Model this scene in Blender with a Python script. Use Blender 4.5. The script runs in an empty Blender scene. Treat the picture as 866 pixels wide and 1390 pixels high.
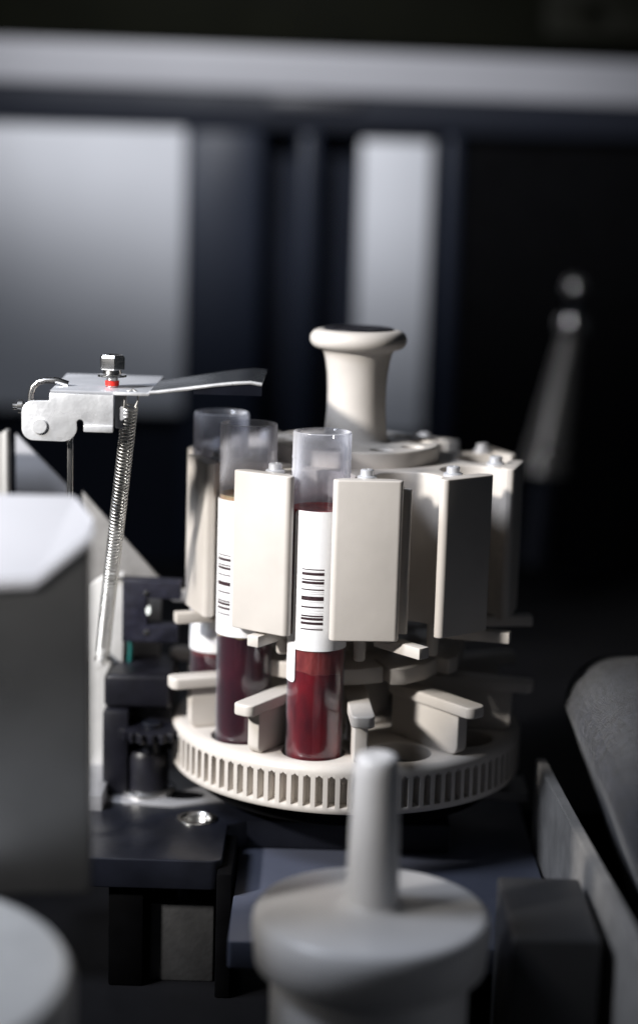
import bpy, bmesh, math, random
from mathutils import Vector, Matrix
random.seed(4)
S = 0.001                      # everything below is written in millimetres
PI = math.pi
scn = bpy.context.scene
COL = scn.collection
R = math.radians

# ------------------------------------------------------------------ materials
def new_mat(name):
    m = bpy.data.materials.new(name); m.use_nodes = True
    nt = m.node_tree
    return m, nt, nt.nodes['Principled BSDF']

def mat(name, col, rough=.5, metal=0, nscale=300, var=.06, bump=.02, spec=.5, rvar=.1, stretch=None, coat=0):
    m, nt, b = new_mat(name)
    L = nt.links
    tc = nt.nodes.new('ShaderNodeTexCoord')
    mp = nt.nodes.new('ShaderNodeMapping')
    if stretch: mp.inputs['Scale'].default_value = stretch
    L.new(tc.outputs['Object'], mp.inputs[0])
    n = nt.nodes.new('ShaderNodeTexNoise'); n.inputs['Scale'].default_value = nscale
    n.inputs['Detail'].default_value = 6
    L.new(mp.outputs[0], n.inputs['Vector'])
    r = nt.nodes.new('ShaderNodeValToRGB')
    c0 = [max(0, c*(1-var)) for c in col]; c1 = [min(1, c*(1+var)) for c in col]
    r.color_ramp.elements[0].position = .3; r.color_ramp.elements[1].position = .7
    r.color_ramp.elements[0].color = (*c0, 1); r.color_ramp.elements[1].color = (*c1, 1)
    L.new(n.outputs['Fac'], r.inputs[0]); L.new(r.outputs[0], b.inputs['Base Color'])
    mr = nt.nodes.new('ShaderNodeMapRange')
    mr.inputs['From Min'].default_value = .3; mr.inputs['From Max'].default_value = .7
    mr.inputs['To Min'].default_value = max(.02, rough-rvar); mr.inputs['To Max'].default_value = min(1, rough+rvar)
    n2 = nt.nodes.new('ShaderNodeTexNoise'); n2.inputs['Scale'].default_value = nscale*.35; n2.inputs['Detail'].default_value = 4
    L.new(mp.outputs[0], n2.inputs['Vector']); L.new(n2.outputs['Fac'], mr.inputs[0]); L.new(mr.outputs[0], b.inputs['Roughness'])
    b.inputs['Metallic'].default_value = metal
    b.inputs['Specular IOR Level'].default_value = spec
    b.inputs['Coat Weight'].default_value = coat
    if bump:
        bp = nt.nodes.new('ShaderNodeBump'); bp.inputs['Strength'].default_value = bump*5; bp.inputs['Distance'].default_value = .0002
        n3 = nt.nodes.new('ShaderNodeTexNoise'); n3.inputs['Scale'].default_value = nscale*4; n3.inputs['Detail'].default_value = 3
        L.new(mp.outputs[0], n3.inputs['Vector']); L.new(n3.outputs['Fac'], bp.inputs['Height']); L.new(bp.outputs[0], b.inputs['Normal'])
    return m

BEIGE = mat('beige_plastic', (.575, .535, .49), .42, nscale=70, var=.06, bump=.05)
DARKPL = mat('dark_plastic', (.008, .008, .012), .42, spec=.35, nscale=200, var=.3, bump=.04)
SENSORPL = mat('sensor_plastic', (.014, .014, .024), .5, spec=.4, nscale=400, var=.4, bump=.1)
BLACK = mat('black_paint', (.002, .002, .0024), .7, nscale=150, var=.3, spec=.04)
BLACKSATIN = mat('black_satin_metal', (.008, .009, .014), .36, metal=.1, spec=.35, nscale=90, var=.35, bump=.05)
STEEL = mat('polished_steel', (.83, .82, .80), .24, metal=1, nscale=160, var=.06, bump=.02, rvar=.1)
ZINC = mat('zinc_plate', (.86, .86, .87), .34, metal=.5, nscale=170, var=.2, bump=.1, rvar=.2)
ZINCTOP = mat('brushed_zinc', (.62, .63, .66), .4, metal=.45, nscale=120, var=.08, bump=.03)
SPRING = mat('spring_steel', (.66, .65, .62), .34, metal=1, nscale=200, var=.08, bump=0)
REDP = mat('red_paint', (.75, .02, .01), .45, nscale=200)
PALE = mat('pale_cover_paint', (.38, .38, .40), .5, nscale=40, var=.03)
PALEB = mat('pale_back_board', (.52, .53, .56), .55, nscale=20, var=.04)
BOXM = mat('grey_box_metal', (.20, .20, .20), .34, metal=.8, nscale=60, var=.08)
WHEELM = mat('grey_wheel_plastic', (.70, .69, .69), .36, nscale=60, var=.05, bump=.03)
RAILM = mat('cast_aluminium', (.30, .29, .28), .5, metal=.3, nscale=160, var=.15, bump=.12)
SLATE = mat('slate_blue_plate', (.065, .072, .10), .42, nscale=70, var=.08)
PLATEM = mat('pale_metal_plate', (.36, .36, .375), .48, metal=.5, nscale=120, var=.12, bump=.06)
NAVY = mat('navy_wall_paint', (.0075, .010, .018), .55, nscale=15, var=.15, spec=.12)
LIGHTBAR = mat('light_grey_beam', (.30, .30, .32), .5, nscale=15, var=.05)
OLIVE = mat('olive_black_paint', (.0035, .0038, .002), .7, nscale=20, var=.3, spec=.05)
PAPER = mat('white_label_paper', (.88, .88, .89), .6, nscale=500, var=.015, bump=.02)
INK = mat('black_ink', (.03, .012, .016), .5, nscale=900, var=.5, bump=0)
INKGREY = mat('faint_ink', (.45, .43, .44), .5, nscale=900, var=.2, bump=0)
LILAC = mat('lilac_ink', (.55, .55, .75), .5, nscale=900, var=.1, bump=0)
WIRE = mat('teal_wire', (.01, .12, .11), .4, nscale=100)
STRIPM = mat('pale_strip_metal', (.70, .69, .67), .45, metal=.3, nscale=150, var=.06)
LENS = mat('lens_glass', (.75, .78, .74), .15, nscale=100, var=.05)
FLOORM = mat('machine_floor', (.004, .004, .005), .6, nscale=40, var=.3, bump=.1, spec=.2)
NOZZLE = mat('nozzle_steel', (.62, .58, .53), .3, metal=.85, nscale=80, var=.1)

MIRROR = mat('bright_chrome', (.85, .80, .74), .14, metal=1, nscale=80, var=.05, rvar=.04)
def fibre_mat():
    m = mat('fibrous_cover', (.015, .016, .022), .85, nscale=560, var=.97, bump=1.0, stretch=(1.8, .7, .16), spec=.3)
    m.node_tree.nodes['Principled BSDF'].inputs['Sheen Weight'].default_value = .25
    m.node_tree.nodes['Principled BSDF'].inputs['Sheen Roughness'].default_value = .4
    return m
FIBRE = fibre_mat()

def blood_mat(name, dark, light, pos=.5, scale=150):
    m, nt, b = new_mat(name); L = nt.links
    tc = nt.nodes.new('ShaderNodeTexCoord'); mp = nt.nodes.new('ShaderNodeMapping')
    mp.inputs['Scale'].default_value = (1, 1, .45); L.new(tc.outputs['Object'], mp.inputs[0])
    n = nt.nodes.new('ShaderNodeTexNoise'); n.inputs['Scale'].default_value = scale; n.inputs['Detail'].default_value = 5
    n.inputs['Roughness'].default_value = .6
    L.new(mp.outputs[0], n.inputs['Vector'])
    r = nt.nodes.new('ShaderNodeValToRGB'); r.color_ramp.elements[0].position = pos-.2; r.color_ramp.elements[1].position = pos+.2
    r.color_ramp.elements[0].color = (*dark, 1); r.color_ramp.elements[1].color = (*light, 1)
    L.new(n.outputs['Fac'], r.inputs[0]); L.new(r.outputs[0], b.inputs['Base Color'])
    b.inputs['Roughness'].default_value = .3
    b.inputs['Subsurface Weight'].default_value = .35
    b.inputs['Subsurface Radius'].default_value = (1, .1, .1)
    b.inputs['Subsurface Scale'].default_value = .004
    return m
BLOODRED = blood_mat('bright_blood', (.03, .001, .005), (.20, .004, .011), .5)
BLOODDARK = blood_mat('dark_blood', (.012, .002, .006), (.055, .004, .012), .5)
PLASMARED = blood_mat('red_plasma', (.13, .012, .015), (.36, .07, .06), .5, 420)
PLASMATAN = blood_mat('tan_plasma', (.42, .27, .13), (.55, .38, .22), .5)
PLASMADIM = blood_mat('murky_plasma', (.10, .02, .025), (.16, .035, .035), .5)

def tube_mat():
    m = bpy.data.materials.new('clear_tube_plastic'); m.use_nodes = True
    nt = m.node_tree; nt.nodes.clear(); L = nt.links
    N = nt.nodes.new
    out = N('ShaderNodeOutputMaterial'); tr = N('ShaderNodeBsdfTransparent'); tr.inputs[0].default_value = (.95, .955, .98, 1)
    df = N('ShaderNodeBsdfTranslucent'); df.inputs[0].default_value = (.88, .89, .94, 1)
    d2 = N('ShaderNodeBsdfDiffuse'); d2.inputs[0].default_value = (.88, .89, .94, 1)
    md = N('ShaderNodeMixShader'); md.inputs[0].default_value = .5; L.new(df.outputs[0], md.inputs[1]); L.new(d2.outputs[0], md.inputs[2])
    gl = N('ShaderNodeBsdfGlossy'); gl.inputs['Roughness'].default_value = .07
    lw = N('ShaderNodeLayerWeight'); lw.inputs['Blend'].default_value = .5
    mp = N('ShaderNodeMath'); mp.operation = 'POWER'; mp.inputs[1].default_value = 2.6
    L.new(lw.outputs['Facing'], mp.inputs[0])
    mm = N('ShaderNodeMath'); mm.operation = 'MULTIPLY_ADD'; mm.inputs[1].default_value = .16; mm.inputs[2].default_value = .008
    L.new(mp.outputs[0], mm.inputs[0])
    tc = N('ShaderNodeTexCoord'); sx = N('ShaderNodeSeparateXYZ'); L.new(tc.outputs['Object'], sx.inputs[0])     # the moulded neck is frosted
    mr = N('ShaderNodeMapRange'); L.new(sx.outputs['Z'], mr.inputs[0]); mr.inputs[1].default_value = .080; mr.inputs[2].default_value = .0875
    mr.inputs[3].default_value = 1; mr.inputs[4].default_value = 14
    mx = N('ShaderNodeMath'); mx.operation = 'MULTIPLY'; L.new(mm.outputs[0], mx.inputs[0]); L.new(mr.outputs[0], mx.inputs[1]); mm = mx
    m1 = N('ShaderNodeMixShader'); L.new(mm.outputs[0], m1.inputs[0]); L.new(tr.outputs[0], m1.inputs[1]); L.new(md.outputs[0], m1.inputs[2])
    p5 = N('ShaderNodeMath'); p5.operation = 'POWER'; p5.inputs[1].default_value = 5; L.new(lw.outputs['Facing'], p5.inputs[0])
    fr = N('ShaderNodeMath'); fr.operation = 'MULTIPLY_ADD'; fr.inputs[1].default_value = .6; fr.inputs[2].default_value = .045; L.new(p5.outputs[0], fr.inputs[0])
    m2 = N('ShaderNodeMixShader'); L.new(fr.outputs[0], m2.inputs[0]); L.new(m1.outputs[0], m2.inputs[1]); L.new(gl.outputs[0], m2.inputs[2])
    L.new(m2.outputs[0], out.inputs[0])
    return m
TUBE = tube_mat()

# ------------------------------------------------------------------ mesh builder
class MB:
    def __init__(s): s.v = []; s.f = []
    def add(s, vs, fs, M=None):
        o = len(s.v)
        for p in vs:
            p = Vector(p)
            if M: p = M @ p
            s.v.append(p)
        s.f += [tuple(i+o for i in f) for f in fs]
        return s
    def bm(s, bm, M=None):
        bm.verts.index_update()
        s.add([v.co.copy() for v in bm.verts], [[v.index for v in f.verts] for f in bm.faces], M)
        bm.free(); return s
    def box(s, x0, x1, y0, y1, z0, z1, bev=0, seg=2, M=None):
        bm = bmesh.new(); bmesh.ops.create_cube(bm, size=1)
        for v in bm.verts:
            v.co = Vector(((x0+x1)/2+v.co.x*(x1-x0), (y0+y1)/2+v.co.y*(y1-y0), (z0+z1)/2+v.co.z*(z1-z0)))
        if bev: bmesh.ops.bevel(bm, geom=bm.edges[:], offset=bev, segments=seg, profile=.5, affect='EDGES')
        return s.bm(bm, M)
    def lathe(s, prof, c=(0, 0, 0), n=48, M=None, closed=False):
        vs = []; fs = []; k = len(prof)
        for i in range(n):
            a = 2*PI*i/n
            for r, z in prof: vs.append((r*math.sin(a), -r*math.cos(a), z))
        for i in range(n):
            j = (i+1) % n
            for q in range(k if closed else k-1):
                q2 = (q+1) % k
                if prof[q][0] < 1e-6 and prof[q2][0] < 1e-6: continue
                if prof[q][0] < 1e-6: fs.append((i*k+q, j*k+q2, i*k+q2))
                elif prof[q2][0] < 1e-6: fs.append((i*k+q, j*k+q, i*k+q2))
                else: fs.append((i*k+q, j*k+q, j*k+q2, i*k+q2))
        T = Matrix.Translation(c)
        return s.add(vs, fs, T @ M if M else T)
    def tube(s, pts, r, n=8, cap=True, rs=None):
        pts = [Vector(p) for p in pts]; vs = []; fs = []
        up = Vector((0, 0, 1)); prev = None
        for i, p in enumerate(pts):
            t = (pts[min(i+1, len(pts)-1)] - pts[max(i-1, 0)]).normalized()
            if prev is None:
                a = t.cross(up if abs(t.z) < .9 else Vector((1, 0, 0))).normalized()
            else: a = (prev - t*prev.dot(t)).normalized()
            prev = a; b = t.cross(a); rr = rs[i] if rs else r
            for q in range(n):
                w = 2*PI*q/n; vs.append(p + a*math.cos(w)*rr + b*math.sin(w)*rr)
        for i in range(len(pts)-1):
            for q in range(n):
                q2 = (q+1) % n; fs.append((i*n+q, i*n+q2, (i+1)*n+q2, (i+1)*n+q))
        if cap:
            fs.append(tuple(range(n))[::-1]); fs.append(tuple((len(pts)-1)*n+q for q in range(n)))
        return s.add(vs, fs)
    def extrude(s, loops, z0, z1, bev=0, seg=2, M=None):
        """2D outline(s), later ones holes, filled between z0 and z1 with bevelled rims"""
        cu = bpy.data.curves.new('tmp', 'CURVE'); cu.dimensions = '2D'; cu.fill_mode = 'BOTH'
        cu.extrude = (z1-z0)/2 - bev; cu.bevel_depth = bev; cu.bevel_resolution = seg; cu.offset = -bev
        for lp in loops:
            sp = cu.splines.new('POLY'); sp.points.add(len(lp)-1); sp.use_cyclic_u = True
            for p, q in zip(sp.points, lp): p.co = (q[0], q[1], 0, 1)
        o = bpy.data.objects.new('tmp', cu); COL.objects.link(o)
        bpy.context.view_layer.update()
        me = bpy.data.meshes.new_from_object(o.evaluated_get(bpy.context.evaluated_depsgraph_get()))
        T = Matrix.Translation((0, 0, (z0+z1)/2))
        s.add([v.co.copy() for v in me.vertices], [tuple(p.vertices) for p in me.polygons], M @ T if M else T)
        bpy.data.objects.remove(o); bpy.data.curves.remove(cu); bpy.data.meshes.remove(me)
        return s

def tag(o, label=None, cat=None, group=None, kind=None):
    for k, v in (('label', label), ('category', cat), ('group', group), ('kind', kind)):
        if v: o[k] = v
    return o
ORG = {}
def thing(name, loc, label, cat, group=None):
    o = bpy.data.objects.new(name, None); o.empty_display_size = .005; COL.objects.link(o)
    o.location = Vector(loc)*S; ORG[o] = Vector(loc)
    return tag(o, label, cat, group)
def build(name, mb, m, parent=None, org=None, angle=32):
    """link the collected shape as ONE mesh; coordinates given in scene millimetres (or relative to the thing if org is None and parent has rotation 0)"""
    if org is None: org = ORG[parent] if parent else Vector((0, 0, 0))
    org = Vector(org)
    me = bpy.data.meshes.new(name)
    me.from_pydata([tuple((p-org)*S) for p in mb.v], [], mb.f)
    bm = bmesh.new(); bm.from_mesh(me)
    bmesh.ops.remove_doubles(bm, verts=bm.verts, dist=2e-6)
    bmesh.ops.recalc_face_normals(bm, faces=bm.faces)
    bm.to_mesh(me); bm.free()
    me.materials.append(m)
    me.shade_smooth(); me.set_sharp_from_angle(angle=R(angle))
    o = bpy.data.objects.new(name, me); COL.objects.link(o)
    o.parent = parent
    ORG[o] = org
    if not parent: o.location = org*S
    return o
def circ(cx, cy, r, n=40):
    return [(cx+r*math.cos(2*PI*i/n), cy+r*math.sin(2*PI*i/n)) for i in range(n)]
def rrect(x0, x1, y0, y1, r, n=6, which=(1, 1, 1, 1)):
    """rounded rectangle, corners order: x1y1, x0y1, x0y0, x1y0"""
    out = []
    for (cx, cy, a0, w, px, py) in ((x1-r, y1-r, 0, which[0], x1, y1), (x0+r, y1-r, 90, which[1], x0, y1), (x0+r, y0+r, 180, which[2], x0, y0), (x1-r, y0+r, 270, which[3], x1, y0)):
        if w: out += [(cx+r*math.cos(R(a0+90*i/n)), cy+r*math.sin(R(a0+90*i/n))) for i in range(n+1)]
        else: out.append((px, py))
    return out
RX90 = Matrix.Rotation(R(90), 4, 'X')      # (x,y)->(x,z), extrusion z -> -y
def xz(y0, y1):                             # matrix for an outline drawn in x-z, slab between depths y0<y1 with extrude(0, y1-y0)
    return Matrix.Translation((0, y1, 0)) @ RX90
AZ = lambda a: (math.sin(R(a)), -math.cos(R(a)))

# ------------------------------------------------------------------ the carousel
car = thing('sample_carousel', (0, 0, 0), 'beige ten-position tube carousel with knob on top and toothed base', 'tube carousel')
TA0, RT = 21.75, 39.1                  # azimuth of the tube places (steps of 36), their radius
PA0 = 3.75                             # azimuth of the dividers / plates
# toothed base
g = MB(); NT = 96; cols = []
top = [(49.4, 1.5), (50.3, 1.35), (51.1, .95), (51.7, .3), (52, -.5)]
bot = [(52, -10.6), (52, -11.4), (51.6, -12.1), (50.8, -12.4), (30, -12.4)]
for t in range(NT):
    for u, kind in ((0, 'T'), (.38, 'T'), (.42, 'G'), (.68, 'M'), (.94, 'G')):
        a = 2*PI*(t+u)/NT
        if kind == 'T': mid = [(52, -1.2), (52, -2.2), (52, -9.6), (52, -10.1)]
        elif kind == 'G': mid = [(52, -1.9), (48.9, -3.2), (48.8, -9.7), (51.9, -10.3)]
        else: mid = [(52, -1.2), (48.9, -2.4), (48.8, -9.7), (51.9, -10.3)]
        cols.append([(r*math.sin(a), -r*math.cos(a), z) for r, z in top+mid+bot])
k = len(cols[0]); n = len(cols)
g.add([p for c in cols for p in c], [(i*k+q, ((i+1) % n)*k+q, ((i+1) % n)*k+q+1, i*k+q+1) for i in range(n) for q in range(k-1)])
holes = [circ(*(RT*c for c in AZ(TA0+36*i)), 8.9, 48) for i in range(10)]
outer = [(49.42*math.sin(2*PI*i/192), -49.42*math.cos(2*PI*i/192)) for i in range(192)]
g.extrude([outer]+holes, -4, 1.5, .35, 2)
build('gear_base', g, BEIGE, car)
# black base plate under it, also standing in for the shadow there, and hub column in the middle
build('shadow_base_plate', MB().lathe([(0, -12.4), (44, -12.4), (44, -18), (0, -18)], n=64), BLACK, car)
build('hub_column', MB().lathe([(15, 1.5), (15, 3), (12.5, 4), (12.5, 36)], n=48), BEIGE, car)
# middle ring of ten segments
r_ = MB()
for i in range(10):
    a = 19+36*i
    pts = [(34.5, a+.6), (35.2, a+7), (33.5, a+21), (31.5, a+34.2), (20, a+34.2), (20, a+.6)]
    r_.extrude([[(r*AZ(b)[0], r*AZ(b)[1]) for r, b in pts]], 19.6, 24.2, .25, 1)
r_.lathe([(12, 19.9), (22, 19.9), (22, 23.9), (12, 23.9)], closed=True)
build('middle_ring', r_, BEIGE, car)
# holder body: star with concave cradles
out = []
for i in range(10):
    pa = PA0+36*i; ta = TA0+36*i
    e, l = Vector(AZ(pa)), Vector((math.cos(R(pa)), math.sin(R(pa))))
    out += [tuple(e*45.2 - l*6.4), tuple(e*45.2 + l*6.4)]
    c = Vector(AZ(ta))*RT; rc = 9.2
    for j in range(0, 21):
        w = -78 + (-204)*j/20        # from this plate's side, round the inside, to the next plate's side
        d = Vector(AZ(ta+w))
        # w=-78..-282 sweeps through 180 (inwards)
        out.append(tuple(c + d*rc))
h = MB().extrude([out, circ(0, 0, 14, 48)], 37, 79.6, .5, 3)
build('holder_body', h, BEIGE, car)
# outward plates with screws, dividers, levers, pins: one of each, then copies
def at_origin(mb): return mb
def corner(cx, cy, r, a0, a1, n=6): return [(cx+r*math.cos(R(a0+(a1-a0)*k/n)), cy+r*math.sin(R(a0+(a1-a0)*k/n))) for k in range(n+1)]
pl = MB().extrude([corner(-7.9, -47.1, 1.5, 180, 270)+corner(7.9, -47.1, 1.5, 270, 360)+[(9.4, -46.4), (6.9, -44.2), (-6.9, -44.2), (-9.4, -46.4)]], 36, 80.2, .45, 3)
plate0 = build('holder_plate', pl, BEIGE, car)
ic = build('inner_clip', MB().extrude([rrect(9.0, 12.2, -44.6, -42.4, .8, 4)], 37.2, 77.4, .3, 2), BEIGE, car)
ic.rotation_euler = (0, 0, R(PA0))
sc = MB().lathe([(0, 79.6), (2.7, 79.6), (2.7, 80.3), (2.4, 80.5), (1.9, 80.6), (1.85, 82.0), (1.5, 82.3), (.5, 82.3), (.4, 81.8), (0, 81.8)], c=(0, -41.6, 0), n=6*4)
for v in sc.v:
    if v.z > 80.75 and abs(v.x) < .35 and v.z > 82.6: v.z -= .7
screw0 = build('screw', sc, ZINCTOP, plate0, org=(0, 0, 0))
dv = MB().extrude([rrect(-49.6, -22, 1.52, 13.8, 2.6, 6, (0, 0, 1, 0))], -1.9, 1.9, .5, 3, M=Matrix.Rotation(R(90), 4, 'Z') @ RX90)
div0 = build('divider', dv, BEIGE, car)
bar = MB().extrude([rrect(-3.3, 3.3, -55.6, -22, 2.2, 6, (0, 0, 1, 1))], 13.6, 16.9, .55, 3)
bar0 = build('cross_bar', bar, BEIGE, div0, org=(0, 0, 0))
pin = MB().lathe([(0, 27.5), (1.3, 27.5), (1.7, 28), (1.7, 37.5)], c=(0, -36, 0), n=20)
pin0 = build('pin', pin, BEIGE, car)
def dup(o, parent, rz=None):
    c = o.copy(); COL.objects.link(c); c.parent = parent
    if rz is not None: c.rotation_euler = (0, 0, R(rz))
    for ch in [x for x in bpy.data.objects if x.parent == o]: dup(ch, c)
    return c
for o in (plate0, div0, pin0): o.rotation_euler = (0, 0, R(PA0))
for i in range(1, 10):
    for o in (plate0, div0, pin0): dup(o, car, PA0+36*i)
# small levers under the plates: end point and direction of each
lev = MB().box(-1.9, 1.9, 0, 18, -1.6, 1.6, .35, 2)
lever0 = None
for (x, y, d) in ((-50.5, -17, -70), (-27.2, -42, -34), (19.5, -50, 42), (44.8, -29, 76), (53.2, -7, 98), (-53.5, 12.5, -104), (-44, 40, -140), (-12, 54, 180), (16, 52, 150), (44, 34, 125)):
    if lever0 is None:
        lever0 = build('lever', lev, BEIGE, car, org=(0, 0, 0)); o = lever0
    else: o = dup(lever0, car)
    o.location = (x*S, y*S, 33.6*S); o.rotation_euler = (0, 0, R(d))
# top disc with ten countersunk holes
th = [circ(*(19.3*c for c in AZ(TA0+36*i)), 3.0, 28) for i in range(10)]
td = MB().extrude([circ(0, 0, 24.6, 96)]+th, 78.4, 84.3, .7, 3)
build('top_disc', td, BEIGE, car)
build('hole_floor', MB().lathe([(0, 81.6), (23.5, 81.6), (23.5, 79.2), (0, 79.2)], n=48), BEIGE, car)
# knob
kp = [(10.6, 84.2), (9.9, 84.5), (9.3, 85.4), (8.95, 88), (8.65, 92), (8.5, 96), (8.55, 100), (8.8, 104), (9.3, 107.5), (9.9, 109.8), (10.5, 110.9), (11.2, 111.1)]
for i in range(11):
    a = R(-80+ 170*i/10); kp.append((11.3+2.75*math.cos(a), 113.9+2.75*math.sin(a)))
kp += [(10.6, 116.75), (10.1, 116.5), (9.6, 116.1), (5, 115.8), (0, 115.7)]
build('knob', MB().lathe(kp, n=72), BEIGE, car, angle=60)
build('knob_cap', MB().lathe([(0, 116.4), (9.2, 116.4), (10.0, 116.7), (10.0, 117.15), (9.4, 117.3), (7.6, 117.2), (7.2, 116.9), (0, 116.9)], n=64), DARKPL, car)

# ------------------------------------------------------------------ sample tubes
def label_patch(c, r, a0, a1, z0, z1, rc=1.6, th=.07, n=36):
    mb = MB(); vs = []; arc = (R(a1)-R(a0))*r
    for i in range(n+1):
        u = i/n; u = .5-.5*math.cos(PI*u) if rc else u
        s_ = u*arc; e = min(s_, arc-s_); dz = rc-math.sqrt(max(0, rc*rc-(rc-e)**2)) if e < rc else 0
        a = R(a0)+s_/r
        for rr in (r, r+th):
            for z in (z0+dz, z1-dz): vs.append((c[0]+rr*math.sin(a), c[1]-rr*math.cos(a), z))
    fs = []
    for i in range(n):
        p, q = i*4, i*4+4
        fs += [(p+2, q+2, q+3, p+3), (p, p+1, q+1, q), (p, q, q+2, p+2), (p+1, p+3, q+3, q+1)]
    fs += [(0, 2, 3, 1), (n*4, n*4+1, n*4+3, n*4+2)]
    return mb.add(vs, fs)
BARS = [(718, 4), (750, 10), (790, 5), (812, 10), (862, 5), (925, 16), (988, 6), (1052, 6), (1073, 10), (1105, 10), (1148, 5)]
HAIR = [738, 832, 880, 893, 952, 1012, 1033, 1135]
def sample_tube(i, label, blood, plasma, zb, zp, lab, tail=None, code=None, ring=None, flip=False):
    ta = -14.25-36*i; c = Vector((*(RT*q for q in AZ(ta)), 0))
    t = thing('sample_tube', (c.x, c.y, -6), label, 'sample tube', 'blood sample tubes standing in the carousel')
    prof = [(0, -6.5)]
    for j in range(1, 9):
        a = R(90*j/8); prof.append((8*math.sin(a), 1.5-8*math.cos(a)))
    prof += [(8, 40), (8, 80.5), (8.12, 80.8), (8.12, 81.3), (8, 81.6), (8, 84.2), (8.1, 84.5), (8.1, 84.9), (8, 85.2), (8, 91.2), (7.85, 91.7), (7.4, 91.8), (7.1, 91.5), (7.0, 84), (7.0, 81), (7.75, 76), (7.8, 20), (7.8, 1.6)]
    for j in range(7, 0, -1):
        a = R(90*j/8); prof.append((7.8*math.sin(a), 1.5-7.8*math.cos(a)))
    prof += [(0, -6.3)]
    build('tube_wall', MB().lathe(prof, c=c, n=64), TUBE, t, angle=50)
    bp = [(0, -6.1)]
    for j in range(1, 9):
        a = R(90*j/8); bp.append((7.65*math.sin(a), 1.5-7.65*math.cos(a)))
    def wob(mb):
        for v in mb.v:
            if abs(v.z-zb) < .1 and (v.xy-c.xy).length > 3:
                a = math.atan2(v.x-c.x, v.y-c.y); v.z += .35*math.sin(2*a+i)+.22*math.sin(5*a+1)+.12*math.sin(11*a)
        return mb
    build('blood', wob(MB().lathe(bp+[(7.68, zb), (0, zb)], c=c, n=72)), blood, t)
    build('plasma', wob(MB().lathe([(0, zb+.05), (7.68, zb+.05), (7.68, zp+.3), (7.3, zp-.2), (6.4, zp-.5), (0, zp-.55)], c=c, n=72)), plasma, t)
    lo = build('label', label_patch(c, 8.12, *lab), PAPER, t)
    if tail: build('label_tail', label_patch(c, 8.03, *tail), PAPER, t)
    if code:
        a0, a1, z0, z1 = code
        b = MB(); hb = MB()
        for y, w in BARS:
            u = (y-718)/430; u = 1-u if flip else u
            z = z1-u*(z1-z0); hw = w*.5/5.35/4.95*1.9
            b.v += []; q = label_patch(c, 8.2, a0, a1, z-hw, z+hw, rc=0, th=.03, n=14); b.add(q.v, q.f)
        for y in HAIR:
            u = (y-718)/430; u = 1-u if flip else u
            z = z1-u*(z1-z0)
            q = label_patch(c, 8.2, a0, a1, z-.06, z+.06, rc=0, th=.03, n=14); hb.add(q.v, q.f)
        build('barcode', b, INK, lo, org=ORG[t]); build('barcode_hairline', hb, INKGREY, lo, org=ORG[t])
    if ring:
        a0, z0, rr = ring; pts = []
        for j in range(25):
            w = 2*PI*j/24
            a = R(a0)+rr*math.cos(w)/8.2; pts.append((c.x+8.22*math.sin(a), c.y-8.22*math.cos(a), z0+rr*math.sin(w)))
        for j in range(6):
            a = R(a0-6+2*j); pts.append((c.x+8.22*math.sin(a), c.y-8.22*math.cos(a), z0+.2))
        build('ring_mark', MB().tube(pts, .09, 5), LILAC, lo, org=ORG[t])
    return t
sample_tube(0, 'tube of bright red blood, frontmost, its white barcode label facing the viewer', BLOODRED, PLASMARED, 25.5, 70.6,
            (-55, 92, 32.2, 70.9), tail=(-118, -46, 22.6, 36, 1.2), code=(-33, 11, 38.4, 55.0))
sample_tube(1, 'tube of dark purple blood, barcode at the left edge of its label, middle of three', BLOODDARK, PLASMATAN, 31.5, 71.6,
            (-110, 74, 32.2, 70.8), code=(-68, -29, 38.4, 55.2), flip=False)
sample_tube(2, 'rearmost tube, half hidden behind the carousel plate, only the foot of its white label showing', BLOODDARK, PLASMADIM, 20.0, 70.0,
            (-100, 80, 21.6, 66), ring=(-4, 26.6, 1.7))

# ------------------------------------------------------------------ lever bracket at upper left
br = thing('lever_bracket', (-77, -48, 68), 'shiny zinc bracket with pivot pin, red-ringed bolt and long arm reaching over the tubes', 'lever bracket')
def arc(cx, cz, r, a0, a1, n=7): return [(cx+r*math.cos(R(a0+(a1-a0)*i/n)), cz+r*math.sin(R(a0+(a1-a0)*i/n))) for i in range(n+1)]
face = [(-82, 101.2), (-82, 99.2)] + arc(-86.2, 95.9, 3.2, 90, 180) + arc(-86.2, 91.7, 3.2, 180, 270) + arc(-78.6, 92.3, 3.9, 270, 352) + arc(-73.9, 93.5, .95, 170, 10) + [(-72.9, 91.4), (-65.1, 91.4), (-65.1, 101.2)]
b1 = MB().extrude([face], 0, 1.0, .12, 2, M=xz(-48.6, -47.6))
build('side_plate', b1, ZINC, br)
fl = MB().box(-72.9, -65.1, -49.3, -48.55, 91.2, 93.0, .25)
build('lower_lip', fl, ZINC, br)
tp = MB().extrude([[(-81.8, -48.6), (-65.0, -48.6), (-65.0, -48.4), (-55.6, -48.4), (-55.6, -6), (-83.5, -6)]], 101.25, 102.1, .15, 2)
build('top_plate', tp, ZINCTOP, br)
ar = MB(); prof = [(-55.7, 101.5), (-53.5, 101.7), (-44, 103.1), (-38, 104.0), (-33.2, 104.6), (-29, 104.9), (-26.0, 104.5)]
vs = []
for (x, z) in prof:
    u = (x+55.7)/29.7; yb = -19+9*u
    vs += [(x, -48.4, z), (x, yb, z), (x, yb, z+.75), (x, -48.4, z+.75)]
fs = []
for i in range(len(prof)-1):
    p = i*4
    for q in range(4): fs.append((p+q, p+(q+1) % 4, p+4+(q+1) % 4, p+4+q))
fs += [(0, 1, 2, 3), (24, 27, 26, 25)]
ar.add(vs, fs)
build('arm', ar, mat('dark_reflection_steel', (.10, .12, .13), .3, metal=1, nscale=90, var=.1), br)  # the arm's dark reflection is put into its base colour
lip = MB(); vs = []
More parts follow.
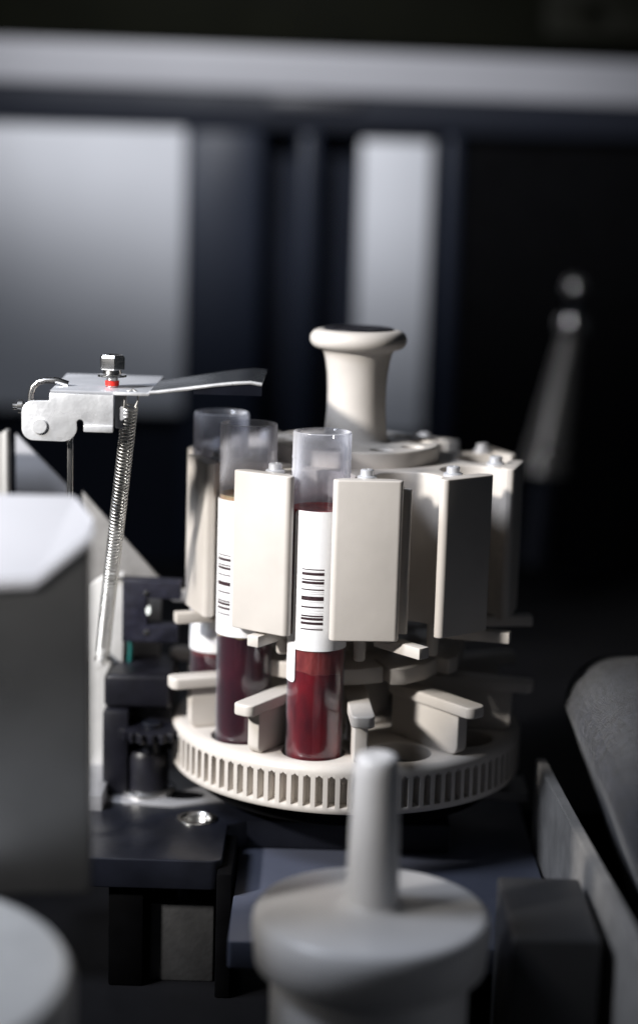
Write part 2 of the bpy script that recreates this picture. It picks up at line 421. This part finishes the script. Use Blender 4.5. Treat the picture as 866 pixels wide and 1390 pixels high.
for (x, z) in prof[2:]:
    vs += [(x, -48.9, z+.7), (x, -48.45, z+.7), (x, -48.45, 102.1), (x, -48.9, 102.1)]
fs = []
for i in range(4):
    p = i*4
    for q in range(4): fs.append((p+q, p+(q+1) % 4, p+4+(q+1) % 4, p+4+q))
fs += [(0, 1, 2, 3), (16, 19, 18, 17)]
lip.add(vs, fs); build('arm_flange', lip, BLACKSATIN, br)  # black metal stands in for the dark reflection on the flange
edge = MB().tube([(x, -48.75, z+.62) for x, z in prof], .5, 8).box(-65, -55.7, -49.0, -48.4, 101.2, 102.0, .15)
build('arm_edge', edge, ZINC, br)  # paler zinc stands in for light caught along the arm's front edge
build('pivot_pin', MB().lathe([(0, 0), (2.15, 0), (2.1, .5), (1.9, .65), (0, .65)], c=(-84.6, -48.5, 92.4), n=32, M=Matrix.Rotation(R(90), 4, 'X')), ZINC, br)
build('side_stud', MB().lathe([(0, 0), (1.0, 0), (1.0, 6), (0, 6)], c=(-93.4, -38, 96.2), n=20, M=Matrix.Rotation(R(90), 4, 'Y')).lathe([(0, 0), (1.9, 0), (1.9, 1.2), (0, 1.2)], c=(-92.0, -38, 96.2), n=20, M=Matrix.Rotation(R(90), 4, 'Y')), STEEL, br)
hk = [(-88.6, -38, 96.5), (-88.6, -38, 99.6), (-88.0, -38, 101.6), (-86.6, -38, 102.9), (-84.6, -38, 103.4), (-81.5, -38, 103.5), (-78.5, -38, 102.6)]
build('bent_hook', MB().tube(hk, .85, 12), STEEL, br)
hook2 = MB().box(-65.0, -62.2, -46, -41, 92, 101.2, .4).lathe([(0, 0), (1.9, 0), (1.9, 1.6), (0, 1.6)], c=(-63.1, -45.6, 96.2), n=6, M=Matrix.Rotation(R(90), 4, 'X'))
build('inner_nut_block', hook2, ZINCTOP, br)
build('hanging_rod', MB().box(-77.7, -76.2, -45.4, -44.4, 66, 92, .2), STEEL, br)
# bolt
bx, by = -66.7, -38
bo = MB().lathe([(0, 101.5), (1.5, 101.5), (1.5, 107.5), (0, 107.5)], c=(bx, by, 0), n=24)
zz = 101.6
while zz < 106.0:
    bo.lathe([(1.45, zz), (1.72, zz+.2), (1.45, zz+.4)], c=(bx, by, 0), n=24); zz += .42
bolt = build('bolt', bo, STEEL, br)
hd = MB().lathe([(0, 107.0), (3.5, 107.0), (3.6, 107.3), (3.6, 110.2), (3.1, 110.9), (1.9, 110.7), (1.5, 110.4), (0, 110.4)], c=(bx, by, 0), n=6, M=Matrix.Rotation(R(14), 4, 'Z'))
build('hex_head', hd, STEEL, bolt, angle=25)
build('washer', MB().lathe([(1.5, 105.0), (3.9, 105.0), (3.9, 105.6), (1.5, 105.6)], c=(bx, by, 0), n=36, closed=True).lathe([(1.5, 105.7), (2.6, 105.8), (2.4, 106.9), (1.5, 106.9)], c=(bx, by, 0), n=30), STEEL, bolt)
build('red_ring', MB().lathe([(1.5, 102.5), (1.85, 102.6), (1.9, 103.9), (1.5, 104.0)], c=(bx, by, 0), n=30), REDP, bolt)

# tension spring
A = Vector((-60.9, -46.5, 98.2)); Bv = Vector((-72.0, -12, 21)); ax = (Bv-A); Ls = ax.length; ax.normalize()
u_ = ax.cross(Vector((0, 1, 0))).normalized(); w_ = ax.cross(u_)
pitch = 1.12; turns = Ls/pitch; pts = []
N_ = int(turns*14)
for i in range(N_+1):
    a = 2*PI*i/14; pts.append(A+ax*(Ls*i/N_)+u_*math.cos(a)*2.0+w_*math.sin(a)*2.0)
sp = thing('tension_spring', tuple(Bv), 'long thin steel coil spring hanging slanted from the zinc bracket', 'spring')
build('coil', MB().tube(pts, .27, 8), SPRING, sp, angle=80)
build('end_loop', MB().tube([A+Vector((-1.6, 0, -.4)), A+Vector((-1.3, 0, 2.2)), A+Vector((-.6, 0, 3.9)), A+Vector((.7, .2, 4.4)), A+Vector((2.0, 0, 3.7)), A+Vector((2.1, 0, 1.5)), A+Vector((1.4, 0, -.3))], .3, 8), SPRING, sp)
build('end_loop', MB().tube([Bv+Vector((1.6, 0, 0)), Bv+Vector((1, 0, -2.5)), Bv+Vector((-.3, 0, -4.2)), Bv+Vector((-2, 0, -3.4)), Bv+Vector((-2.1, 0, -1))], .35, 8), SPRING, sp)

# strip plate the spring hooks to, fork sensor, wire
st = thing('mounting_strip', (-72, 3, -20), 'pale vertical metal strip behind the lower end of the coil spring', 'metal strip')
build('strip', MB().extrude([[(-73.0, 41.5), (-67.2, 41.9), (-67.6, 14.5), (-70.2, 12.5), (-70.6, -21), (-78.5, -21), (-78.5, 38)]], 0, 1.5, .2, 2, M=xz(2, 3.5)), STRIPM, st)
build('fold', MB().box(-73, -67.2, 0.2, 3.5, 41.0, 42.4, .3), STRIPM, st)
build('spring_post', MB().lathe([(0, 0), (1.1, 0), (1.1, 14), (1.5, 14.2), (1.5, 14.9), (0, 15.1)], c=(-73.2, 2, 17.5), n=20, M=Matrix.Rotation(R(90), 4, 'X')), STRIPM, st)
se = thing('fork_sensor', (-60, 0, 22), 'black plastic fork sensor with two prongs pointing at the carousel', 'sensor')
build('housing', MB().extrude([[(-67.3, 41), (-50.3, 40.6), (-50.2, 35.6), (-60.2, 35.8), (-60.0, 27.6), (-51, 27.2), (-50.8, 22.4), (-67.3, 22.4)]], 0, 7, .3, 2, M=xz(-3, 4)), SENSORPL, se)
build('lens', MB().lathe([(0, 0), (.7, 0), (.7, .5), (0, .7)], c=(-59.6, -2.6, 32.0), n=16, M=Matrix.Rotation(R(60), 4, 'X') @ Matrix.Diagonal((1, 2.2, 1, 1))), LENS, se)
build('screw', MB().lathe([(0, 0), (1, 0), (.9, .4), (0, .5)], c=(-60.2, -2.9, 37.3), n=16, M=Matrix.Rotation(R(90), 4, 'X')), STEEL, se)
build('screw', MB().lathe([(0, 0), (1, 0), (.9, .4), (0, .5)], c=(-60.0, -2.9, 25.4), n=16, M=Matrix.Rotation(R(90), 4, 'X')), STEEL, se)
wr = build('wire', MB().tube([(-66, 3.6, 24), (-65.4, 3.2, 19), (-65.6, 3, 15), (-67, 4.5, 12), (-70, 8, 9), (-74, 12, 6)], .6, 8), WIRE, None, org=(-66, 3.6, 24))
tag(wr, 'thin teal wire hanging below the black fork sensor', 'wire')

# black housing with small dark gear
bk = thing('motor_housing', (-61, 0, -22), 'soft-edged black block under the fork sensor left of the carousel', 'housing')
build('block', MB().box(-71.5, -51.5, -12, 14, 4.5, 14.8, 1.6, 3), DARKPL, bk)
build('side_block', MB().box(-71.5, -64, -14, 14, -21.5, 4.3, .8, 2).box(-64.2, -51.5, -6, 14, -10, 4.3, .8, 2), DARKPL, bk)
gp = []
for i in range(18):
    a = 360*i/18
    for q, r in ((0, 8.2), (5, 9.6), (9, 9.6), (14, 8.2)): gp.append((r*math.sin(R(a+q)), -r*math.cos(R(a+q))))
gr = thing('pinion_gear', (-56.5, -3, -12), 'small dark pinion gear meshing with the toothed beige base', 'gear')
build('teeth', MB().extrude([gp, circ(0, 0, 3, 24)], -3.4, -.6, .2, 1, M=Matrix.Translation((-57.4, -12.6, 0))), DARKPL, gr)
build('shaft', MB().lathe([(0, -8), (2.9, -8), (2.9, .6), (2.3, 1), (0, 1)], c=(-57.4, -12.6, 0), n=24), BLACKSATIN, gr)

# pale metal plate with post + washer
mp_ = thing('metal_plate', (-58, -8, -30), 'pale grey metal plate with slots beside the toothed base', 'metal plate')
build('plate', MB().extrude([[(-71, 12), (-71, -18.5), (-50, -20.5), (-36, -14), (-20, -6), (-20, 12)], ], -26, -21.6, .4, 2), PLATEM, mp_)
build('left_block', MB().box(-78, -70.0, -26, 8, -30, -17.5, .5, 2), PLATEM, mp_)
build('slot', MB().extrude([[( -48+ (6.5)*math.cos(R(a)), -12.2+3.4*math.sin(R(a))) for a in range(0, 360, 12)]], -21.65, -21.45), BLACK, mp_)
ps = thing('round_post', (-58.6, -9, -21.6), 'short black round post on a shiny washer, below the motor housing', 'post')
build('stem', MB().lathe([(0, -21.4), (6.3, -21.4), (6.3, -10), (5.4, -8.5), (0, -8.5)], c=(-58.6, -9, 0), n=40), DARKPL, ps)
build('washer', MB().lathe([(6.4, -21.55), (8.6, -21.55), (8.5, -20.6), (7.8, -20.1), (6.4, -20.0)], c=(-58.6, -9, 0), n=48), STEEL, ps)

# black plate with threaded insert
bp_ = thing('black_plate', (-50, -45, -40), 'black satin plate with rounded front edge below the carousel', 'plate')
rr_ = []
build('slab', MB().extrude([[(-95, -20.5), (-95, -63), (-36.5, -63)] + [(-36.5+3.2*math.sin(R(a)), -59.8-3.2*math.cos(R(a))) for a in range(10, 91, 16)] + [(-33.3, -34), (-28, -30), (30, -30), (30, 20), (-19.5, 20), (-19.5, -6.8), (-36, -14.8), (-50, -21.3), (-71, -19.3)],
      circ(-42.4, -30.6, 4.3, 32)], -30.5, -22.2, .5, 2), BLACKSATIN, bp_)
build('threaded_insert', MB().lathe([(4.2, -24), (4.25, -22.1), (5.9, -22.1), (5.9, -21.75), (5.6, -21.6), (4.4, -21.6), (3.9, -22.1), (3.7, -22.6), (3.9, -23), (3.65, -23.4), (3.9, -23.8), (3.65, -24.2), (3.9, -24.6), (3.65, -25.0), (3.9, -25.4), (3.6, -26), (3.6, -29)], c=(-42.4, -30.6, 0), n=48), STEEL, bp_, angle=20)
build('insert_floor', MB().lathe([(0, -28.8), (3.7, -28.8), (3.7, -29.6), (0, -29.6)], c=(-42.4, -30.6, 0), n=32), BLACK, bp_)
lb = thing('support_block', (-50, -40, -60), 'dim grey support block with a small dark screw, under the black plate', 'block')
build('block', MB().box(-53, -35.5, -56, -8, -60, -37.5, .6, 2), mat('dim_support_grey', (.040, .040, .041), .5, nscale=160, var=.2, bump=.1), lb)
build('screw', MB().lathe([(0, -37.5), (2.6, -37.5), (2.6, -34.2), (2.3, -33.8), (1.3, -33.8), (1.2, -35), (0, -35)], c=(-44.5, -51.5, 0), n=28), BLACKSATIN, lb)
leg = build('black_column', MB().box(-64, -54.5, -60, -30, -60, -30.7, .6, 2).box(-34.5, -30.4, -66, -36, -60, -24.5, .5, 2), BLACK, None, org=(-50, -45, -60))
tag(leg, 'black columns carrying the black plate, dark grey block between them', 'column')

# slate blue plate
sl = build('slate_plate', MB().extrude([rrect(-29.9, 54.8, -95, 30, 1.2, 4)], -38, -30.8, .3, 2), SLATE, None, org=(13, -20, -38))
tag(sl, 'flat slate blue plate beneath the carousel, behind the grey hand wheel', 'plate')
# right rail
ra = thing('side_rail', (60, -80, -60), 'grey cast metal rail running towards the viewer right of the carousel', 'rail')
def railx(y): return 55.0 + (-18-y)*.052
vs = []
for y in (-18, -215):
    x = railx(y); vs += [(x, y, -60), (x+3.1, y, -60), (x+3.1, y, -5), (x, y, -5)]
q = MB().add(vs, [(0, 3, 2, 1), (4, 5, 6, 7), (0, 1, 5, 4), (1, 2, 6, 5), (2, 3, 7, 6), (3, 0, 4, 7)])
bm_ = bmesh.new()
vv = [bm_.verts.new(v) for v in q.v]
for f in q.f: bm_.faces.new([vv[i] for i in f])
bmesh.ops.bevel(bm_, geom=bm_.edges[:], offset=.35, segments=2, affect='EDGES')
build('wall_plate', MB().bm(bm_), RAILM, ra)
build('cross_tab', MB().extrude([[(38, 8), (36, -1), (38, -6.5), (41, -8.5), (54.8, -8.5), (54.8, 8)]], -22, -19, .4, 2), RAILM, ra)
eb = tag(build('end_block', MB().box(37, 57.5, -134, -96, -60, -11, .9, 3), mat('dim_grey_block', (.035, .035, .037), .5, nscale=80, var=.1), None, org=(48, -115, -60)),
         'dark grey square block between the hand wheel and the side rail', 'block')

# fibrous rounded cover at right
bm_ = bmesh.new(); prof = []
for (cx, cz, r, a0, a1) in ((78, 9, 14, 183, 90), (130, 9, 14, 90, 0)):
    for i in range(9):
        a = R(a0+(a1-a0)*i/8); prof.append((cx+r*math.cos(a), cz+r*math.sin(a)))
prof += [(144, -50), (86, -50), (76, -22)]
fc = MB(); ys = [(-230, 1, 0), (-150, 1, 0), (-90, 1, 0), (-40, 1, 0), (-14, 1, 0), (-4, .985, .5), (4, .94, 2), (9, .86, 4.5), (12, .74, 8)]
vs = []; kk = len(prof)
for y, s_, dz in ys:
    for x, z in prof: vs.append((105+(x-105)*s_, y, -14+(z+14)*s_))
fs = [(i*kk+j, i*kk+(j+1) % kk, (i+1)*kk+(j+1) % kk, (i+1)*kk+j) for i in range(len(ys)-1) for j in range(kk)]
fs += [tuple(range(kk))[::-1], tuple((len(ys)-1)*kk+j for j in range(kk))]
fc.add(vs, fs)
fo = build('padded_cover', fc, FIBRE, None, org=(105, -100, -50), angle=60)
tag(fo, 'dark grey fibrous rounded cover at the right edge beyond the rail', 'cover')
knb = tag(build('small_knob', MB().lathe([(0, 0), (5, 0), (5, 9), (4, 10.5), (0, 11)], c=(86, -24, 17.5), n=28, M=Matrix.Rotation(R(90), 4, 'X')), RAILM, None, org=(86, -24, 17)), 'blurred grey knob on the fibrous cover, at the right edge', 'knob')

# ------------------------------------------------------------------ foreground hand wheel
hw = thing('hand_wheel', (4.8, -130, -40), 'blurred grey round hand wheel with upright peg in front of the carousel', 'hand wheel')
build('wheel', MB().lathe([(0, -40), (23, -40), (23, -19.5), (25.5, -19.5), (26.8, -18.5), (27.6, -10.5), (27.2, -7.6), (26.4, -6.6), (25.2, -6.2), (9, -5.8), (7, -5.2), (6.3, -4.2), (0, -4.2)], c=(4.8, -130, 0), n=96), WHEELM, hw, angle=50)
build('peg', MB().lathe([(6.3, -5), (6.1, -2), (5.3, 26), (5.1, 29.2), (4.5, 30.3), (3.2, 30.7), (1.5, 30.3), (0, 30.1)], c=(4.8, -130, 0), n=56), WHEELM, hw, angle=60)

# ------------------------------------------------------------------ foreground grey box at left
cb = thing('cover_box', (-85, -120, -10), 'large blurred grey metal box with pale sloping top, in the left foreground', 'metal box')
Y0, Y1 = -150, -64
def loft(fr_, bk_, y0, y1):
    n_ = len(fr_); vs = [(x, y0, z) for x, z in fr_]+[(x, y1, z) for x, z in bk_]
    fs = [(i, (i+1) % n_, n_+(i+1) % n_, n_+i) for i in range(n_)]+[tuple(range(n_))[::-1], tuple(range(n_, 2*n_))]
    bm = bmesh.new(); vv = [bm.verts.new(v) for v in vs]
    for f in fs: bm.faces.new([vv[i] for i in f])
    bmesh.ops.recalc_face_normals(bm, faces=bm.faces)
    bmesh.ops.bevel(bm, geom=bm.edges[:], offset=.5, segments=2, affect='EDGES')
    return MB().bm(bm)
build('body', loft([(-91, 70.8), (-69.6, 72.4), (-58.0, 82.0), (-57.4, 3), (-91, 1.5)], [(-91, 84.0), (-66.0, 84.0), (-62.3, 78.6), (-61.8, 3), (-91, 1.5)], -149, -115), BOXM, cb)
build('top_sheet', loft([(-91.4, 71.8), (-69.6, 73.4), (-57.4, 83.8), (-57.4, 81.6), (-69.7, 71.2), (-91.4, 69.6)], [(-91.4, 85.4), (-66.0, 85.6), (-61.6, 79.6), (-61.6, 77.6), (-66.2, 83.2), (-91.4, 83.2)], -150, -114), PALE, cb)
# pale fins behind it
fa = tag(build('sloping_fin', MB().extrude([[(-102, 81.2), (-86.4, 65.5), (-86.4, 20), (-102, 20)]], 0, 2, .3, 2, M=xz(16, 18)), PALE, None, org=(-94, 17, 20)),
         'pale slanted sheet metal fin directly below the zinc bracket, left of the thin rod', 'metal fin')
fb = tag(build('sloping_fin', MB().extrude([[(-81.0, 65.2), (-57, 38.5), (-57, 12), (-81.0, 12)]], 0, 1.6, .3, 2, M=xz(10, 11.6)), RAILM, None, org=(-70, 11, 12)),  # darker metal stands in for the bracket's shadow on this fin
         'slanted sheet metal fin, greyed for shadow, with pointed tip behind the coil spring', 'metal fin')
fd = tag(build('folded_sheet', MB().box(-118, -103, 2, 5, 20, 83, .4).box(-103, -101.6, 0, 5, 20, 84, .3), mat('warm_grey_metal', (.42, .41, .39), .5, metal=.3, nscale=60), None, org=(-108, 3, 20)),
         'grey upright panel with a folded edge at the left border', 'panel')
lc = tag(build('rounded_guard', MB().lathe([(0, 5), (44, 5), (46.5, 4), (48, 1.5), (48, -16), (0, -16)], c=(-102.5, -201, 3), n=120), STRIPM, None, org=(-115, -215, -20)),
         'pale blurred rounded guard in the bottom left corner', 'guard')

# ------------------------------------------------------------------ background
def struct(name, mb, m, org=(0, 0, 0)): return tag(build(name, mb, m, None, org=org), kind='structure')
struct('floor', MB().box(-500, 500, -500, 470, -64, -60), FLOORM)
struct('back_wall', MB().box(-500, 500, 460, 466, -60, 500), NAVY)
struct('deck', MB().box(-260, 320, 30, 400, -60, -38, 1), FLOORM)
bb = tag(build('light_beam', MB().extrude([rrect(-300, 300, 200, 221.5, 4, 4)], 0, 14, .8, 2, M=Matrix.Translation((0, 0, 4.5)) @ Matrix.Rotation(R(.55), 4, 'Y') @ xz(430, 444)), LIGHTBAR, None, org=(0, 437, 205)),
         'pale grey horizontal beam crossing the dark background near the top', 'beam')
b2 = tag(build('dark_beam', MB().box(-300, 300, 432, 447, 186, 205.5, 1), mat('dark_beam_paint', (.012, .014, .021), .5, nscale=30, spec=.15), None, org=(0, 437, 190)),
         'dark navy horizontal beam just under the pale beam', 'beam')
tg = tag(build('name_tab', MB().box(-42, 5, 428, 431.5, 197, 203, .8), mat('dim_grey_tab', (.035, .035, .042), .5), None, org=(-20, 430, 197)), 'dim grey strip set into the dark beam at its middle', 'strip')
tb = tag(build('top_housing', MB().box(-300, 300, 436, 458, 228, 330, 2), OLIVE, None, org=(0, 410, 233)), 'olive black housing along the top edge above the pale beam', 'housing')
build('corner_plate', MB().extrude([rrect(98, 175, 236, 262, 5, 5), circ(124, 247, 5, 24)], 0, 3, .5, 2, M=xz(431, 434)), mat('olive_plate', (.008, .008, .005), .6, spec=.1), tb, org=(0, 410, 233))
p1 = tag(build('pale_board', MB().box(-300, -85.2, 436, 442, 36, 185.5, .8), PALEB, None, org=(-190, 440, 36)), 'large pale grey board filling the upper left background', 'board')
p2 = tag(build('pale_column', MB().box(6.8, 43.5, 436, 442, 28, 181.5, .8), PALEB, None, org=(25, 440, 28)), 'narrow pale upright column directly behind the carousel knob', 'column')
struct('side_wall', MB().box(-302, -300, -100, 460, -60, 330), BLACK)
for (x0, x1, lab) in ((-84.5, -44, 'broad navy upright post beside the pale board'), (-26, -15, 'thin slate upright post midway between board and pale column'), (49, 58, 'slate upright post right of the narrow pale column')):
    tag(build('upright_post', MB().box(x0, x1, 428, 436, -40, 185, 3, 3), mat('slate_post_paint', (.012, .016, .028), .4, nscale=20, spec=.2), None, org=((x0+x1)/2, 432, -40)), lab, 'post', 'dark upright posts in the background')
struct('black_recess', MB().box(60, 400, 436, 440, -60, 182), BLACK)
# spring nozzle, right background
nz = thing('probe_nozzle', (104, 330, -20), 'blurred metal probe with ball top, collar and tapering coil in the right background', 'probe')
ballp = [(0, 0)]+[(5.2*math.sin(R(a)), 5.2-5.2*math.cos(R(a))) for a in range(15, 181, 15)]
build('ball_top', MB().lathe(ballp, c=(107.5, 330, 108.5), n=48), MIRROR, nz)
build('neck', MB().lathe([(3.2, 92), (2.6, 110)], c=(107.2, 330, 0), n=24), BLACKSATIN, nz)
build('collar', MB().lathe([(0, 92), (6.6, 92.5), (7, 94), (7, 98.5), (6.4, 100), (0, 100.5)], c=(106.8, 330, 0), n=48), MIRROR, nz)
cp = []; cr = []
T0, T1 = Vector((106, 330, 92)), Vector((97, 330, 26))
for i in range(26*14+1):
    u = i/(26*14); a = 2*PI*i/14; rr = 3.6+u*7.5
    p = T0.lerp(T1, u)+Vector((rr*math.cos(a), rr*math.sin(a), 0)); cp.append(p)
build('coil', MB().tube(cp, 1.15, 7), NOZZLE, nz, angle=80)
build('core', MB().tube([T0, T0.lerp(T1, .8), T1+Vector((-3, 0, -45))], 3, 16, rs=[2.5, 7.2, 8]), BLACKSATIN, nz)

# ------------------------------------------------------------------ camera
cam = bpy.data.cameras.new('camera'); co = bpy.data.objects.new('camera', cam); COL.objects.link(co)
co.matrix_world = Matrix.Translation(Vector((-9.985, -522.92, 156.76))*S) @ Matrix.Rotation(R(90-10.202), 4, 'X') @ Matrix.Rotation(R(1.6486), 4, 'Z')
cam.sensor_fit = 'HORIZONTAL'; cam.sensor_width = 36; cam.lens = 36*2451.2/866
cam.clip_start = .02; cam.clip_end = 20
cam.dof.use_dof = True; cam.dof.focus_distance = .487; cam.dof.aperture_fstop = 6.6; cam.dof.aperture_blades = 0
scn.camera = co

# ------------------------------------------------------------------ light
def area(name, az, el, dist, target, size, power, col, spread=180, sy=None):
    l = bpy.data.lights.new(name, 'AREA'); l.energy = power; l.color = col; l.spread = R(spread)
    if sy: l.shape = 'RECTANGLE'; l.size = size*S; l.size_y = sy*S
    else: l.shape = 'DISK'; l.size = size*S
    o = bpy.data.objects.new(name, l); COL.objects.link(o)
    d = Vector((math.sin(R(az))*math.cos(R(el)), -math.cos(R(az))*math.cos(R(el)), math.sin(R(el))))
    t = Vector(target); p = t+d*dist
    o.location = p*S; o.rotation_euler = (t-p).to_track_quat('-Z', 'Y').to_euler()
    return o
def spot(name, az, el, dist, target, radius, power, col, ang, blend):
    l = bpy.data.lights.new(name, 'SPOT'); l.energy = power; l.color = col; l.spot_size = R(ang); l.spot_blend = blend; l.shadow_soft_size = radius*S
    o = bpy.data.objects.new(name, l); COL.objects.link(o)
    d = Vector((math.sin(R(az))*math.cos(R(el)), -math.cos(R(az))*math.cos(R(el)), math.sin(R(el))))
    t = Vector(target); p = t+d*dist
    o.location = p*S; o.rotation_euler = (t-p).to_track_quat('-Z', 'Y').to_euler()
    return o
spot('key_lamp', -51, 27, 700, (-16, -8, 46), 30, 30, (1, .965, .925), 24, .6)
area('side_fill_lamp', -85, 52, 400, (-25, -130, 0), 130, 1.5, (.82, .88, 1))
bl = spot('background_lamp', -12, 25, 620, (-35, 440, 196), 40, 16.5, (.95, .96, 1), 23, .95)
bl.scale = (2.3, 1, 1)
w = bpy.data.worlds.new('World'); scn.world = w; w.use_nodes = True
w.node_tree.nodes['Background'].inputs[0].default_value = (.75, .85, 1, 1)
w.node_tree.nodes['Background'].inputs[1].default_value = .016
scn.render.engine = 'CYCLES'
scn.cycles.max_bounces = 10; scn.cycles.transparent_max_bounces = 24
scn.view_settings.view_transform = 'Standard'; scn.view_settings.look = 'None'
scn.view_settings.exposure = 0; scn.view_settings.gamma = 1
